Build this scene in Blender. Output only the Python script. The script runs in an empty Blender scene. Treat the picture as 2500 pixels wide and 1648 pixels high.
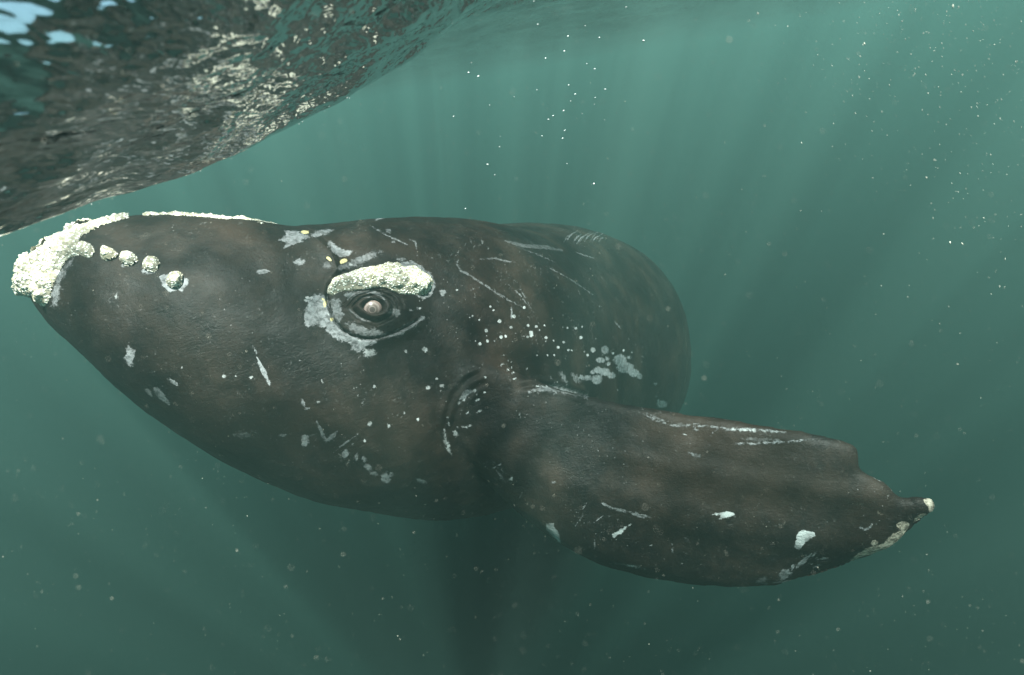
import bpy, bmesh, math, random
import numpy as np
from mathutils import Vector, Matrix, Quaternion, noise as mnoise
from mathutils.geometry import delaunay_2d_cdt

random.seed(7); rng = np.random.default_rng(7)
R = math.radians
scene = bpy.context.scene
col = scene.collection

# ------------------------------------------------------------------ camera
CAM_DEPTH, PITCH, ROLL = 0.42, R(26.5), R(10.0)
cam_mat = Matrix.Translation((0, 0, -CAM_DEPTH)) @ Matrix.Rotation(R(90) - PITCH, 4, 'X') @ Matrix.Rotation(-ROLL, 4, 'Z')
cd = bpy.data.cameras.new('camera'); cam = bpy.data.objects.new('camera', cd); col.objects.link(cam)
cam.matrix_world = cam_mat
cd.sensor_fit = 'HORIZONTAL'; cd.sensor_width = 36; cd.lens = 18; cd.clip_start = 0.05; cd.clip_end = 500
cd.dof.use_dof = True; cd.dof.focus_distance = 3.1; cd.dof.aperture_fstop = 3.2
scene.camera = cam

# the whale is modelled in a frame of its own (x along its head, y across, z up); this is where that frame stands in the sea
M3 = np.array([[1, 0, 0], [0, 0, 1], [0, -1, 0]], float)
CM = np.array(cam_mat)
WM = CM[:3, :3] @ M3; WT = CM[:3, 3]
def to_world(P): return P @ WM.T + WT
F = 1250.0
def proj(P): return 1250 + F * P[:, 0] / P[:, 1], 824 - F * P[:, 2] / P[:, 1]
def at(px, row, Y): return np.array([(px - 1250) / F * Y, Y, (824 - row) / F * Y])

# ------------------------------------------------------------------ world, sun, exposure
sun_dir = Vector((0.40 * math.cos(R(66)), -0.92 * math.cos(R(66)), math.sin(R(66)))).normalized()   # high sun behind the viewer
elev = math.asin(sun_dir.z); azim = math.atan2(sun_dir.x, sun_dir.y)
world = bpy.data.worlds.new('World'); scene.world = world; world.use_nodes = True
wn = world.node_tree; wn.nodes.clear()
sky = wn.nodes.new('ShaderNodeTexSky'); sky.sky_type = 'NISHITA'; sky.sun_disc = False
sky.sun_elevation = elev; sky.sun_rotation = azim
bg = wn.nodes.new('ShaderNodeBackground'); bg.inputs[1].default_value = 0.05
wo = wn.nodes.new('ShaderNodeOutputWorld')
wn.links.new(sky.outputs[0], bg.inputs[0]); wn.links.new(bg.outputs[0], wo.inputs[0])
sl = bpy.data.lights.new('sun', 'SUN'); sl.energy = 5.0; sl.angle = R(2.0); sl.color = (1.0, 0.94, 0.85)
sun = bpy.data.objects.new('sun', sl); col.objects.link(sun)
sun.rotation_euler = sun_dir.to_track_quat('Z', 'Y').to_euler(); sun.location = (0, 0, 12)
vs = scene.view_settings
vs.view_transform = 'Standard'; vs.look = 'None'; vs.gamma = 1; vs.use_curve_mapping = False
vs.exposure = 2.38
cy = scene.cycles
cy.use_denoising = True
try: cy.denoiser = 'OPENIMAGEDENOISE'
except Exception: pass
cy.max_bounces = 8; cy.volume_bounces = 0; cy.transparent_max_bounces = 16
cy.diffuse_bounces = 2; cy.glossy_bounces = 3
cy.sample_clamp_indirect = 4

# ------------------------------------------------------------------ helpers
def tag(o, label=None, cat=None, group=None, kind=None):
    for k, v in (('label', label), ('category', cat), ('group', group), ('kind', kind)):
        if v: o[k] = v
    return o
def mesh_np(name, V, quads=None, tris=None, smooth=True):
    me = bpy.data.meshes.new(name)
    q = np.zeros((0, 4), int) if quads is None else np.asarray(quads); t = np.zeros((0, 3), int) if tris is None else np.asarray(tris)
    me.vertices.add(len(V)); me.vertices.foreach_set('co', np.ascontiguousarray(V, np.float32).ravel())
    nl = q.size + t.size
    me.loops.add(nl); me.loops.foreach_set('vertex_index', np.concatenate([q.ravel(), t.ravel()]).astype(np.int32))
    me.polygons.add(len(q) + len(t))
    ls = np.concatenate([np.arange(len(q)) * 4, q.size + np.arange(len(t)) * 3]).astype(np.int32)
    me.polygons.foreach_set('loop_start', ls)
    me.update(calc_edges=True); me.validate()
    me.polygons.foreach_set('use_smooth', np.full(len(me.polygons), smooth))
    return me
def link(name, me, mat=None, parent=None):
    o = bpy.data.objects.new(name, me); col.objects.link(o)
    if mat: me.materials.append(mat)
    if parent: o.parent = parent
    return o
def co_of(me):
    a = np.empty(len(me.vertices) * 3, np.float32); me.vertices.foreach_get('co', a); return a.reshape(-1, 3).astype(float)
def no_of(me):
    a = np.empty(len(me.vertices) * 3, np.float32); me.vertices.foreach_get('normal', a); return a.reshape(-1, 3).astype(float)
def ed_of(me):
    a = np.empty(len(me.edges) * 2, np.int32); me.edges.foreach_get('vertices', a); return a.reshape(-1, 2)
def laplace(V, E, it, w=None, lam=0.5):
    n = len(V); deg = np.bincount(E.ravel(), minlength=n).astype(float)[:, None]; deg[deg == 0] = 1
    for _ in range(it):
        S = np.zeros_like(V)
        for k in range(V.shape[1]):
            S[:, k] = np.bincount(E[:, 0], V[E[:, 1], k], n) + np.bincount(E[:, 1], V[E[:, 0], k], n)
        d = (S / deg - V) * lam
        V = V + (d if w is None else d * w[:, None])
    return V
def sstep(a, b, x):
    t = np.clip((x - a) / (b - a), 0, 1); return t * t * (3 - 2 * t)
def _h(ix, iy, iz, s):
    n = (ix * 374761393 + iy * 668265263 + iz * 2147483647 + s * 1442695041) & 0x7fffffff
    n = ((n ^ (n >> 13)) * 1274126177) & 0x7fffffff
    return ((n ^ (n >> 16)) & 0xffff) / 65535.0
def vnoise(P, s=0):
    i = np.floor(P).astype(np.int64); f = P - i; f = f * f * (3 - 2 * f); r = 0
    for dx in (0, 1):
        for dy in (0, 1):
            for dz in (0, 1):
                w = (f[:, 0] if dx else 1 - f[:, 0]) * (f[:, 1] if dy else 1 - f[:, 1]) * (f[:, 2] if dz else 1 - f[:, 2])
                r = r + w * _h(i[:, 0] + dx, i[:, 1] + dy, i[:, 2] + dz, s)
    return r
def worley(P, s=0):
    i = np.floor(P).astype(np.int64); d = np.full(len(P), 9.0)
    for dx in (-1, 0, 1):
        for dy in (-1, 0, 1):
            for dz in (-1, 0, 1):
                c = i + (dx, dy, dz)
                q = np.column_stack([c[:, k] + _h(c[:, 0], c[:, 1], c[:, 2], s + 7 * k + 1) for k in range(3)])
                d = np.minimum(d, ((P - q) ** 2).sum(1))
    return np.sqrt(d)
def seg_dist(x, y, pts):
    """distance to a polyline, and 0..1 along it"""
    best = np.full(len(x), 1e9); par = np.zeros(len(x)); n = len(pts) - 1
    for k in range(n):
        ax, ay = pts[k]; bx, by = pts[k + 1]; dx, dy = bx - ax, by - ay; L = dx * dx + dy * dy + 1e-9
        t = np.clip(((x - ax) * dx + (y - ay) * dy) / L, 0, 1)
        d = np.hypot(x - ax - t * dx, y - ay - t * dy); m = d < best
        best[m] = d[m]; par[m] = ((k + t) / n)[m]
    return best, par
def poly_sd(x, y, pts):
    """signed distance to a polygon, negative inside"""
    d, _ = seg_dist(x, y, list(pts) + [pts[0]])
    ins = np.zeros(len(x), bool); n = len(pts)
    for k in range(n):
        ax, ay = pts[k]; bx, by = pts[(k + 1) % n]
        c = (ay > y) != (by > y)
        with np.errstate(divide='ignore', invalid='ignore'):
            ins ^= c & (x < (bx - ax) * (y - ay) / (by - ay + 1e-12) + ax)
    return np.where(ins, -d, d)
def crom(P, t):
    n = len(P); t = np.clip(t, 0, n - 1 - 1e-9); i = t.astype(int); f = (t - i)[:, None]
    g = lambda k: P[np.clip(k, 0, n - 1)]
    p0, p1, p2, p3 = g(i - 1), g(i), g(i + 1), g(i + 2)
    return .5 * (2 * p1 + (p2 - p0) * f + (2 * p0 - 5 * p1 + 4 * p2 - p3) * f ** 2 + (3 * p1 - p0 - 3 * p2 + p3) * f ** 3)

class NT:
    """small helper for node materials"""
    def __init__(s, name):
        s.m = bpy.data.materials.new(name); s.m.use_nodes = True; s.t = s.m.node_tree; s.t.nodes.clear()
        s.out = s.n('ShaderNodeOutputMaterial')
    def n(s, typ, **kw):
        nd = s.t.nodes.new(typ)
        for k, v in kw.items(): setattr(nd, k, v)
        return nd
    def l(s, a, b): s.t.links.new(a, b)
    def val(s, sock, v):
        if hasattr(v, 'is_linked'): s.l(v, sock)
        else: sock.default_value = v
    def math(s, op, a, b=0.0, clamp=False):
        n = s.n('ShaderNodeMath', operation=op, use_clamp=clamp); s.val(n.inputs[0], a); s.val(n.inputs[1], b); return n.outputs[0]
    def noise(s, vec, scale, detail=4, rough=.55, dist=0.0):
        n = s.n('ShaderNodeTexNoise'); s.l(vec, n.inputs['Vector']); n.inputs['Scale'].default_value = scale
        n.inputs['Detail'].default_value = detail; n.inputs['Roughness'].default_value = rough; n.inputs['Distortion'].default_value = dist
        return n.outputs[0]
    def rng(s, v, a, b, c=0.0, d=1.0, smooth=True):
        n = s.n('ShaderNodeMapRange', interpolation_type='SMOOTHSTEP' if smooth else 'LINEAR'); s.val(n.inputs[0], v)
        for i, q in enumerate((a, b, c, d)): n.inputs[i + 1].default_value = q
        return n.outputs[0]
    def mix(s, f, a, b, blend='MIX'):
        n = s.n('ShaderNodeMix', data_type='RGBA', blend_type=blend); s.val(n.inputs[0], f)
        for i, q in ((6, a), (7, b)):
            if hasattr(q, 'is_linked'): s.l(q, n.inputs[i])
            else: n.inputs[i].default_value = (*q, 1)
        return n.outputs[2]
    def attr(s, name):
        return s.n('ShaderNodeAttribute', attribute_name=name).outputs['Fac']
    def mapping(s, vec, scale, rot=(0, 0, 0)):
        n = s.n('ShaderNodeMapping'); s.l(vec, n.inputs[0]); n.inputs['Scale'].default_value = scale; n.inputs['Rotation'].default_value = rot
        return n.outputs[0]
    def coord(s): return s.n('ShaderNodeTexCoord').outputs['Object']
    def bump(s, h, strength=.5, dist=.01, normal=None):
        n = s.n('ShaderNodeBump'); s.l(h, n.inputs['Height']); n.inputs['Strength'].default_value = strength; n.inputs['Distance'].default_value = dist
        if normal: s.l(normal, n.inputs['Normal'])
        return n.outputs[0]
    def principled(s, **kw):
        n = s.n('ShaderNodeBsdfPrincipled')
        for k, v in kw.items():
            k = {'color': 'Base Color', 'rough': 'Roughness', 'spec': 'Specular IOR Level', 'normal': 'Normal', 'sss': 'Subsurface Weight'}.get(k, k)
            if isinstance(v, tuple) and k == 'Base Color': v = (*v, 1)
            s.val(n.inputs[k], v)
        s.l(n.outputs[0], s.out.inputs[0]); return n

# ------------------------------------------------------------------ materials
def skin_material():
    t = NT('whale_skin'); c = t.coord()
    big = t.noise(c, 1.3, 3, .5, .4); mid = t.noise(c, 7, 5, .62, .3); fine = t.noise(c, 60, 4, .7)
    streak = t.noise(t.mapping(c, (1.6, 1.6, .35)), 14, 4, .65)
    v = t.math('ADD', t.math('MULTIPLY', big, .5), t.math('MULTIPLY', mid, .3)); v = t.math('ADD', v, t.math('MULTIPLY', streak, .2))
    base = t.mix(t.rng(v, .40, .66), (.0034, .0027, .0024), (.0200, .0128, .0090))
    warm = t.rng(t.noise(c, 2.1, 2, .5), .52, .70)
    base = t.mix(t.math('MULTIPLY', warm, .40), base, (.032, .0185, .0120))
    base = t.mix(t.math('MULTIPLY', t.rng(fine, .57, .76), .30), base, (.085, .078, .074))
    # small pale pits, shed skin speckle
    vo = t.n('ShaderNodeTexVoronoi'); t.l(c, vo.inputs['Vector']); vo.inputs['Scale'].default_value = 34
    pits = t.math('MULTIPLY', t.rng(vo.outputs['Distance'], .13, .07), t.rng(t.noise(c, 3.3, 3), .50, .64))
    base = t.mix(t.math('MULTIPLY', pits, .6), base, (.22, .22, .22))
    # shed-skin patches
    edge = t.math('SUBTRACT', t.noise(c, 26, 5, .7, .5), .5)
    edge = t.math('ADD', edge, t.math('MULTIPLY', t.math('SUBTRACT', t.noise(c, 75, 4, .7, .3), .5), .6))
    pf = t.math('ADD', t.attr('pale'), t.math('MULTIPLY', edge, .8))
    pm = t.rng(pf, .46, .58)
    pm = t.math('MULTIPLY', pm, t.rng(t.noise(c, 33, 5, .75, .4), .34, .60, .25, 1.0))
    base = t.mix(t.math('MULTIPLY', pm, t.attr('palestr')), base, t.mix(t.noise(c, 18, 3), (.17, .175, .19), (.34, .345, .36)))
    wf = t.math('ADD', t.attr('white'), t.math('MULTIPLY', t.math('SUBTRACT', t.noise(c, 48, 5, .7, .6), .5), 1.0))
    wm = t.math('MULTIPLY', t.rng(wf, .42, .60), t.rng(t.noise(c, 13, 3), .35, .65, .40, 1.0))
    base = t.mix(t.math('MULTIPLY', wm, .9), base, (.40, .41, .42))
    # fine parallel scratches inside the scraped areas
    sw = t.noise(t.mapping(c, (1, .12, 1), (.4, .9, .35)), 60, 3, .6, .6); sw2 = t.noise(t.mapping(c, (.15, 1, 1), (.2, .5, -.3)), 55, 3, .6, .6)
    sm = t.math('ADD', t.rng(sw, .62, .72), t.math('MULTIPLY', t.rng(sw2, .64, .74), .6), True)
    sm = t.math('MULTIPLY', t.math('MULTIPLY', sm, t.math('ADD', t.attr('scratch'), .22)), t.rng(t.noise(c, 5, 3), .44, .62))
    base = t.mix(t.math('MULTIPLY', sm, .6), base, (.36, .37, .37))
    tan = t.math('ADD', t.attr('tan'), t.math('MULTIPLY', edge, .8))
    base = t.mix(t.math('MULTIPLY', t.rng(tan, .42, .62), .9), base, t.mix(t.rng(t.noise(c, 48, 5, .75, .5), .36, .64), (.045, .034, .026), (.40, .35, .29)))
    lice = t.rng(t.math('ADD', t.attr('lice'), t.math('MULTIPLY', edge, 1.3)), .44, .60)
    base = t.mix(t.math('MULTIPLY', lice, .85), base, (.55, .48, .24))
    h = t.math('ADD', t.math('MULTIPLY', mid, .8), t.math('MULTIPLY', fine, .35)); h = t.math('ADD', h, t.math('MULTIPLY', pm, .15))
    wr = t.noise(t.mapping(c, (.5, .5, 2.2), (.2, .1, 0)), 22, 4, .65, 1.2); cr = t.n('ShaderNodeTexVoronoi', feature='DISTANCE_TO_EDGE'); t.l(t.mapping(c, (1, 1, 1.8)), cr.inputs['Vector']); cr.inputs['Scale'].default_value = 20
    h = t.math('ADD', h, t.math('MULTIPLY', wr, .20)); h = t.math('ADD', h, t.math('MULTIPLY', t.math('MULTIPLY', t.rng(cr.outputs['Distance'], 0, .10), t.rng(t.noise(c, 2.6, 2), .45, .6)), .06))
    t.principled(color=base, rough=t.rng(mid, .3, .7, .5, .68), spec=.16, normal=t.bump(h, .75, .013))
    return t.m
def callosity_material():
    t = NT('callosity'); c = t.coord()
    vo = t.n('ShaderNodeTexVoronoi'); t.l(c, vo.inputs['Vector']); vo.inputs['Scale'].default_value = 75
    n = t.noise(c, 38, 5, .7); n2 = t.noise(c, 9, 3)
    k = t.math('ADD', t.math('MULTIPLY', n, .75), t.math('MULTIPLY', t.rng(vo.outputs['Distance'], .55, .05), .45))
    base = t.mix(t.rng(k, .38, .58), (.30, .27, .21), (.95, .93, .86))
    base = t.mix(t.math('MULTIPLY', t.rng(n2, .45, .7), .25), base, (.66, .57, .36))
    cv = t.attr('crev')
    base = t.mix(t.math('MULTIPLY', cv, .35), base, (.18, .16, .13))
    t.principled(color=base, rough=.7, spec=.25, normal=t.bump(k, .9, .012))
    return t.m
def plain(name, color, rough=.5, spec=.3, **kw):
    t = NT(name); c = t.coord()
    n = t.noise(c, 60, 3); t.principled(color=t.mix(n, tuple(x * .75 for x in color), tuple(min(1, x * 1.2) for x in color)), rough=rough, spec=spec, **kw); return t.m
MAT_SKIN = skin_material(); MAT_CAL = callosity_material()

def water_surface_material():
    t = NT('water_surface')
    c = t.n('ShaderNodeNewGeometry').outputs['Position']
    r1 = t.noise(t.mapping(c, (1, .28, 1), (0, 0, .35)), 8, 3, .5, .5); r2 = t.noise(t.mapping(c, (1, .4, 1), (0, 0, .2)), 30, 2, .5)
    nm = t.bump(t.math('ADD', r1, t.math('MULTIPLY', r2, .40)), 1.0, .034)
    fr = t.n('ShaderNodeFresnel'); fr.inputs[0].default_value = 1.333; t.l(nm, fr.inputs['Normal'])
    # noise in the see-through tint paints light shafts, in place of ripple focusing
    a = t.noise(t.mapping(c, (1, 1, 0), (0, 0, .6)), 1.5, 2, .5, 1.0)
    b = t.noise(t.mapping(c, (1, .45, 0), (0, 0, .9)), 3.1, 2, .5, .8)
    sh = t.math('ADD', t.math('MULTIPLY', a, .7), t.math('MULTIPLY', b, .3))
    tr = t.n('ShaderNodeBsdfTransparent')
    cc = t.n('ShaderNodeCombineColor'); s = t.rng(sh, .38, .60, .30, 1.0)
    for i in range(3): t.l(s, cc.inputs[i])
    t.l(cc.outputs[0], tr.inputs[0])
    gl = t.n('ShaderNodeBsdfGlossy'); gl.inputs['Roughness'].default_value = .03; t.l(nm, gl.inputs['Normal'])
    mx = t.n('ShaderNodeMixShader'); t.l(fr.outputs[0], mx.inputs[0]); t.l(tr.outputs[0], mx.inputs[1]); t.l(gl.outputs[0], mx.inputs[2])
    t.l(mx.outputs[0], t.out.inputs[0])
    return t.m

# ------------------------------------------------------------------ the sea: surface seen from below, and the water itself
def at_world(px, row, dist):
    d = to_world(at(px, row, 1.0)[None])[0] - WT
    d = d / math.hypot(d[0], d[1]); return WT + d * dist          # dist = level distance
def surface_height(x, y):
    z = np.zeros_like(x)
    # a trough of the swell that hangs down beside the whale's snout
    ridge = [at_world(-500, 660, 1.7), at_world(0, 468, 1.95), at_world(150, 402, 2.3), at_world(300, 325, 2.9), at_world(500, 240, 4.2), at_world(800, 165, 7.0)]
    pts = [(p[0], p[1]) for p in ridge]; hz = np.array([p[2] for p in ridge])
    d, u = seg_dist(x, y, pts)
    zr = np.interp(u, np.linspace(0, 1, len(hz)), hz)
    z += np.minimum(zr, .1) * np.exp(-(d / 1.4) ** 2)
    r = np.random.default_rng(3)
    for i in range(46):
        lam = .16 * (1.17 ** (i % 23)) * r.uniform(.85, 1.15); ang = R(-58) + r.normal(0, .55)
        k = 2 * math.pi / lam; A = lam * (.0050 + .0052 * math.exp(-((lam - .25) / .18) ** 2)) * r.uniform(.6, 1.4) * (1 if lam < 3 else .9)
        kx, ky = k * math.cos(ang), k * math.sin(ang)
        w = kx * x + ky * y + r.uniform(0, 6.28)
        z += A * (1 - 1.4 * np.abs(np.sin(w / 2))) if i % 3 else A * np.sin(w)
    return z
def build_surface():
    NR, NA = 460, 560
    rr = .12 * (44 / .12) ** np.linspace(0, 1, NR)
    a = np.linspace(-1, 1, NA, endpoint=False); ang = math.pi / 2 + math.pi * (.38 * a + .62 * a ** 3)
    Rr, An = np.meshgrid(rr, ang, indexing='ij')
    x = (Rr * np.cos(An)).ravel(); y = (Rr * np.sin(An)).ravel()
    z = surface_height(x, y)
    i, j = np.meshgrid(np.arange(NR - 1), np.arange(NA), indexing='ij'); j2 = (j + 1) % NA
    q = np.stack([i * NA + j, (i + 1) * NA + j, (i + 1) * NA + j2, i * NA + j2], -1).reshape(-1, 4)
    V = np.column_stack([x, y, z]); V = np.vstack([V, [0, 0, z[:NA].mean()]])
    jj = np.arange(NA); t = np.column_stack([np.full(NA, len(V) - 1), jj, (jj + 1) % NA])
    me = mesh_np('water_surface', V, q, t)
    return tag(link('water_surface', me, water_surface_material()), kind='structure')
build_surface()

def build_haze():
    bm = bmesh.new(); bmesh.ops.create_cube(bm, size=1)
    for v in bm.verts: v.co = Vector((v.co.x * 96, v.co.y * 96, -40 if v.co.z < 0 else 0.75))
    me = bpy.data.meshes.new('haze'); bm.to_mesh(me); bm.free()
    t = NT('sea_water'); pv = t.n('ShaderNodeVolumePrincipled')
    pv.inputs['Color'].default_value = (.225, .43, .385, 1)
    pv.inputs['Absorption Color'].default_value = (.005, .23, .18, 1)
    pv.inputs['Density'].default_value = .138
    pv.inputs['Anisotropy'].default_value = 0.5
    t.l(pv.outputs[0], t.out.inputs['Volume'])
    return tag(link('haze', me, t.m), kind='stuff')
build_haze()

# ------------------------------------------------------------------ the whale's body
SP = np.array([(-2.535, 2.70), (-2.50, 2.72), (-2.42, 2.76), (-2.28, 2.84), (-2.05, 2.96), (-1.75, 3.13), (-1.40, 3.35), (-1.0, 3.62), (-0.65, 3.98), (-0.38, 4.45),
               (-0.17, 5.1), (0.10, 5.9), (0.55, 6.9), (1.12, 8.1), (1.55, 9.4), (1.85, 10.8), (2.05, 12.2), (2.2, 13.6), (2.3, 14.8)])
HW = np.array([.12, .24, .37, .50, .62, .72, .80, .90, 1.0, 1.10, 1.22, 1.38, 1.54, 1.62, 1.46, 1.12, .74, .40, .24])
TOP = np.array([.366, .388, .509, .614, .697, .721, .71, .826, .924, .995, 1.13, 1.32, 1.47, 1.50, 1.2, .70, .10, -.38, -.66])
BOT = np.array([.216, .214, .021, -.17, -.461, -.754, -1.01, -1.209, -1.38, -1.48, -1.55, -1.66, -1.75, -1.85, -1.86, -1.75, -1.56, -1.35, -1.21])
def body_loft(NU=330, NV=180):
    A = np.column_stack([SP, HW, TOP, BOT]); Q = crom(A, np.linspace(0, len(A) - 1, NU))
    T = np.gradient(Q[:, :2], axis=0); T /= np.linalg.norm(T, axis=1)[:, None]; N = np.column_stack([T[:, 1], -T[:, 0]])
    a = np.linspace(0, 2 * math.pi, NV, endpoint=False); c, s = np.cos(a), np.sin(a)
    cx = np.sign(c) * np.abs(c) ** .9; sz = np.sign(s) * np.abs(s) ** .9
    w = Q[:, 2, None] * cx[None]; mid = (Q[:, 3] * .45 + Q[:, 4] * .55)[:, None]
    z = np.where(sz[None] > 0, mid + (Q[:, 3, None] - mid) * sz[None], mid + (mid - Q[:, 4, None]) * sz[None])
    V = np.stack([Q[:, 0, None] + N[:, 0, None] * w, Q[:, 1, None] + N[:, 1, None] * w, z], -1).reshape(-1, 3)
    i, j = np.meshgrid(np.arange(NU - 1), np.arange(NV), indexing='ij'); j2 = (j + 1) % NV
    q = np.stack([i * NV + j, i * NV + j2, (i + 1) * NV + j2, (i + 1) * NV + j], -1).reshape(-1, 4)
    V = np.vstack([V, V[:NV].mean(0), V[-NV:].mean(0)]); jj = np.arange(NV)
    t = np.vstack([np.column_stack([np.full(NV, len(V) - 2), (jj + 1) % NV, jj]), np.column_stack([np.full(NV, len(V) - 1), (NU - 1) * NV + jj, (NU - 1) * NV + (jj + 1) % NV])])
    return V, q, t
# broad spade-shaped flipper, its outline with the two bites near the tip
FLIP = [(1010, 1010), (1030, 1040), (1090, 1075), (1112, 1105), (1156, 1150), (1208, 1200), (1261, 1252), (1324, 1300), (1377, 1334), (1471, 1382), (1576, 1413), (1681, 1430), (1786, 1435), (1891, 1429),
        (1997, 1403), (2102, 1366), (2160, 1337), (2207, 1308), (2259, 1262), (2282, 1240), (2284, 1226), (2275, 1217), (2249, 1216), (2222, 1217), (2196, 1217), (2178, 1206), (2170, 1190), (2162, 1179), (2140, 1170),
        (2123, 1161), (2102, 1148), (2095, 1135), (2097, 1118), (2099, 1100), (2090, 1085), (2070, 1075), (2038, 1066), (1944, 1049), (1860, 1033), (1786, 1020), (1681, 1004), (1576, 988), (1470, 966), (1380, 945), (1290, 915), (1200, 880), (1120, 880)]
def flip_depth(px, row):
    s = np.clip((px - 1050) / 1230, -.1, 1.05)
    return 3.28 - .95 * s + .12 * s * s + .10 * (row - 1180) / 250 + .10 * ((row - 1180) / 220) ** 2 * np.clip(s * 3, 0, 1) + .05 * np.sin(s * 3.1)
def dense(poly, step):
    out = []
    for k in range(len(poly)):
        a, b = np.array(poly[k], float), np.array(poly[(k + 1) % len(poly)], float)
        n = max(1, int(np.hypot(*(b - a)) / step))
        out += [tuple(a + (b - a) * i / n) for i in range(n)]
    return out
def flipper_mesh():
    bd = dense(FLIP, 9)
    gx, gy = np.meshgrid(np.arange(1000, 2300, 11.0), np.arange(860, 1450, 11.0)); gx, gy = gx.ravel(), gy.ravel()
    sd = poly_sd(gx, gy, FLIP); m = sd < -6; ins = list(zip(gx[m], gy[m]))
    nb = len(bd)
    vs_, _, fs, *_ = delaunay_2d_cdt([Vector(p) for p in bd + ins], [(i, (i + 1) % nb) for i in range(nb)], [], 0, 1e-4)
    P = np.array([tuple(v) for v in vs_]); fs = np.array([f for f in fs if len(f) == 3])
    c = P[fs].mean(1); fs = fs[poly_sd(c[:, 0], c[:, 1], FLIP) < 0]
    d = -poly_sd(P[:, 0], P[:, 1], FLIP); d[d < .01] = 0
    Yc = flip_depth(P[:, 0], P[:, 1]); s = np.clip((P[:, 0] - 1050) / 1230, 0, 1)
    # thick rounded leading (lower) edge, thin trailing edge
    lead, _ = seg_dist(P[:, 0], P[:, 1], FLIP[1:20]); trail, _ = seg_dist(P[:, 0], P[:, 1], FLIP[22:45])
    prof_l = np.sqrt(1 - (1 - np.clip(lead / 95, 0, 1)) ** 2); prof_t = np.clip(trail / 230, 0, 1) ** .75
    th = (.19 + .26 * (1 - s) ** 2.2) * prof_l * (.30 + .70 * prof_t)
    th *= np.sqrt(1 - (1 - np.clip(d / 22, 0, 1)) ** 2)
    und = (vnoise(np.column_stack([P / 210, P[:, 0] * 0]), 5) - .5) * .05 * np.clip(d / 60, 0, 1)
    fr = np.column_stack([(P[:, 0] - 1250) / F * (Yc - th * .5 + und), Yc - th * .5 + und, (824 - P[:, 1]) / F * (Yc - th * .5 + und)])
    bk = np.column_stack([(P[:, 0] - 1250) / F * (Yc + th * .5 + und), Yc + th * .5 + und, (824 - P[:, 1]) / F * (Yc + th * .5 + und)])
    n = len(P); idx = np.arange(n) + n; idx[d == 0] = np.arange(n)[d == 0]
    # orientation: the front faces look to -y
    a, b, c3 = fr[fs[:, 0]], fr[fs[:, 1]], fr[fs[:, 2]]
    nrm = np.cross(b - a, c3 - a); flipm = nrm[:, 1] > 0
    f1 = fs.copy(); f1[flipm] = f1[flipm][:, ::-1]; f2 = idx[f1][:, ::-1]
    return np.vstack([fr, bk]), np.vstack([f1, f2])
def blade(root, axis, chord, nrm, L, c0, c1, th0, sweep, NU=40, NV=36):
    """a fin: far flipper, flukes"""
    root, axis, chord, nrm = [np.array(v, float) for v in (root, axis, chord, nrm)]
    for v in (axis, chord, nrm): v /= np.linalg.norm(v)
    V = []
    for i in range(NU):
        t = i / (NU - 1); c = (c0 + (c1 - c0) * t) * math.sqrt(max(1e-3, 1 - t ** 5)) * (1 + .35 * math.sin(t * math.pi)); th = th0 * (1 - t * .82) * math.sqrt(max(1e-3, 1 - t ** 6))
        o = root + axis * L * t + chord * sweep * t * t
        for j in range(NV):
            a = 2 * math.pi * j / NV; x = math.cos(a); V.append(o + chord * c * .5 * x + nrm * th * .5 * math.sin(a) * (.75 - .25 * x))
    V = np.array(V + [V[0] * 0 + root, root + axis * L + chord * sweep])
    i, j = np.meshgrid(np.arange(NU - 1), np.arange(NV), indexing='ij'); j2 = (j + 1) % NV
    q = np.stack([i * NV + j, i * NV + j2, (i + 1) * NV + j2, (i + 1) * NV + j], -1).reshape(-1, 4); jj = np.arange(NV)
    t = np.vstack([np.column_stack([np.full(NV, len(V) - 2), (jj + 1) % NV, jj]), np.column_stack([np.full(NV, len(V) - 1), (NU - 1) * NV + jj, (NU - 1) * NV + (jj + 1) % NV])])
    return V, q, t

VOX = .018
def whale_base():
    Vs, Qs, Ts, off = [], [], [], 0
    def add(V, q, t):
        nonlocal off
        Vs.append(V)
        if q is not None: Qs.append(q + off)
        Ts.append(t + off); off += len(V)
    add(*body_loft())
    V, t = flipper_mesh(); add(V, None, t)
    add(*blade(at(1000, 1040, 5.7), (-.16, .85, -.45), (1, .3, 0), (.3, -.45, -.8), 2.5, .8, .35, .3, .1))
    for s in (-1, 1):
        add(*blade((2.28, 14.5, -.93), (s, .35, 0), (0, 1, -.05), (0, .05, 1), 2.1, 1.2, .25, .26, .45))
    me = mesh_np('whale_parts', np.vstack(Vs), np.vstack(Qs), np.vstack(Ts))
    bm = bmesh.new(); bm.from_mesh(me)
    bm.to_mesh(me); bm.free()
    o = link('whale_parts', me); md = o.modifiers.new('m', 'REMESH'); md.mode = 'VOXEL'; md.voxel_size = VOX; md.adaptivity = 0
    dg = bpy.context.evaluated_depsgraph_get(); out = bpy.data.meshes.new_from_object(o.evaluated_get(dg))
    bpy.data.objects.remove(o); bpy.data.meshes.remove(me)
    return out
def facing(V, N): return -(V * N).sum(1) / np.linalg.norm(V, axis=1)

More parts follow.
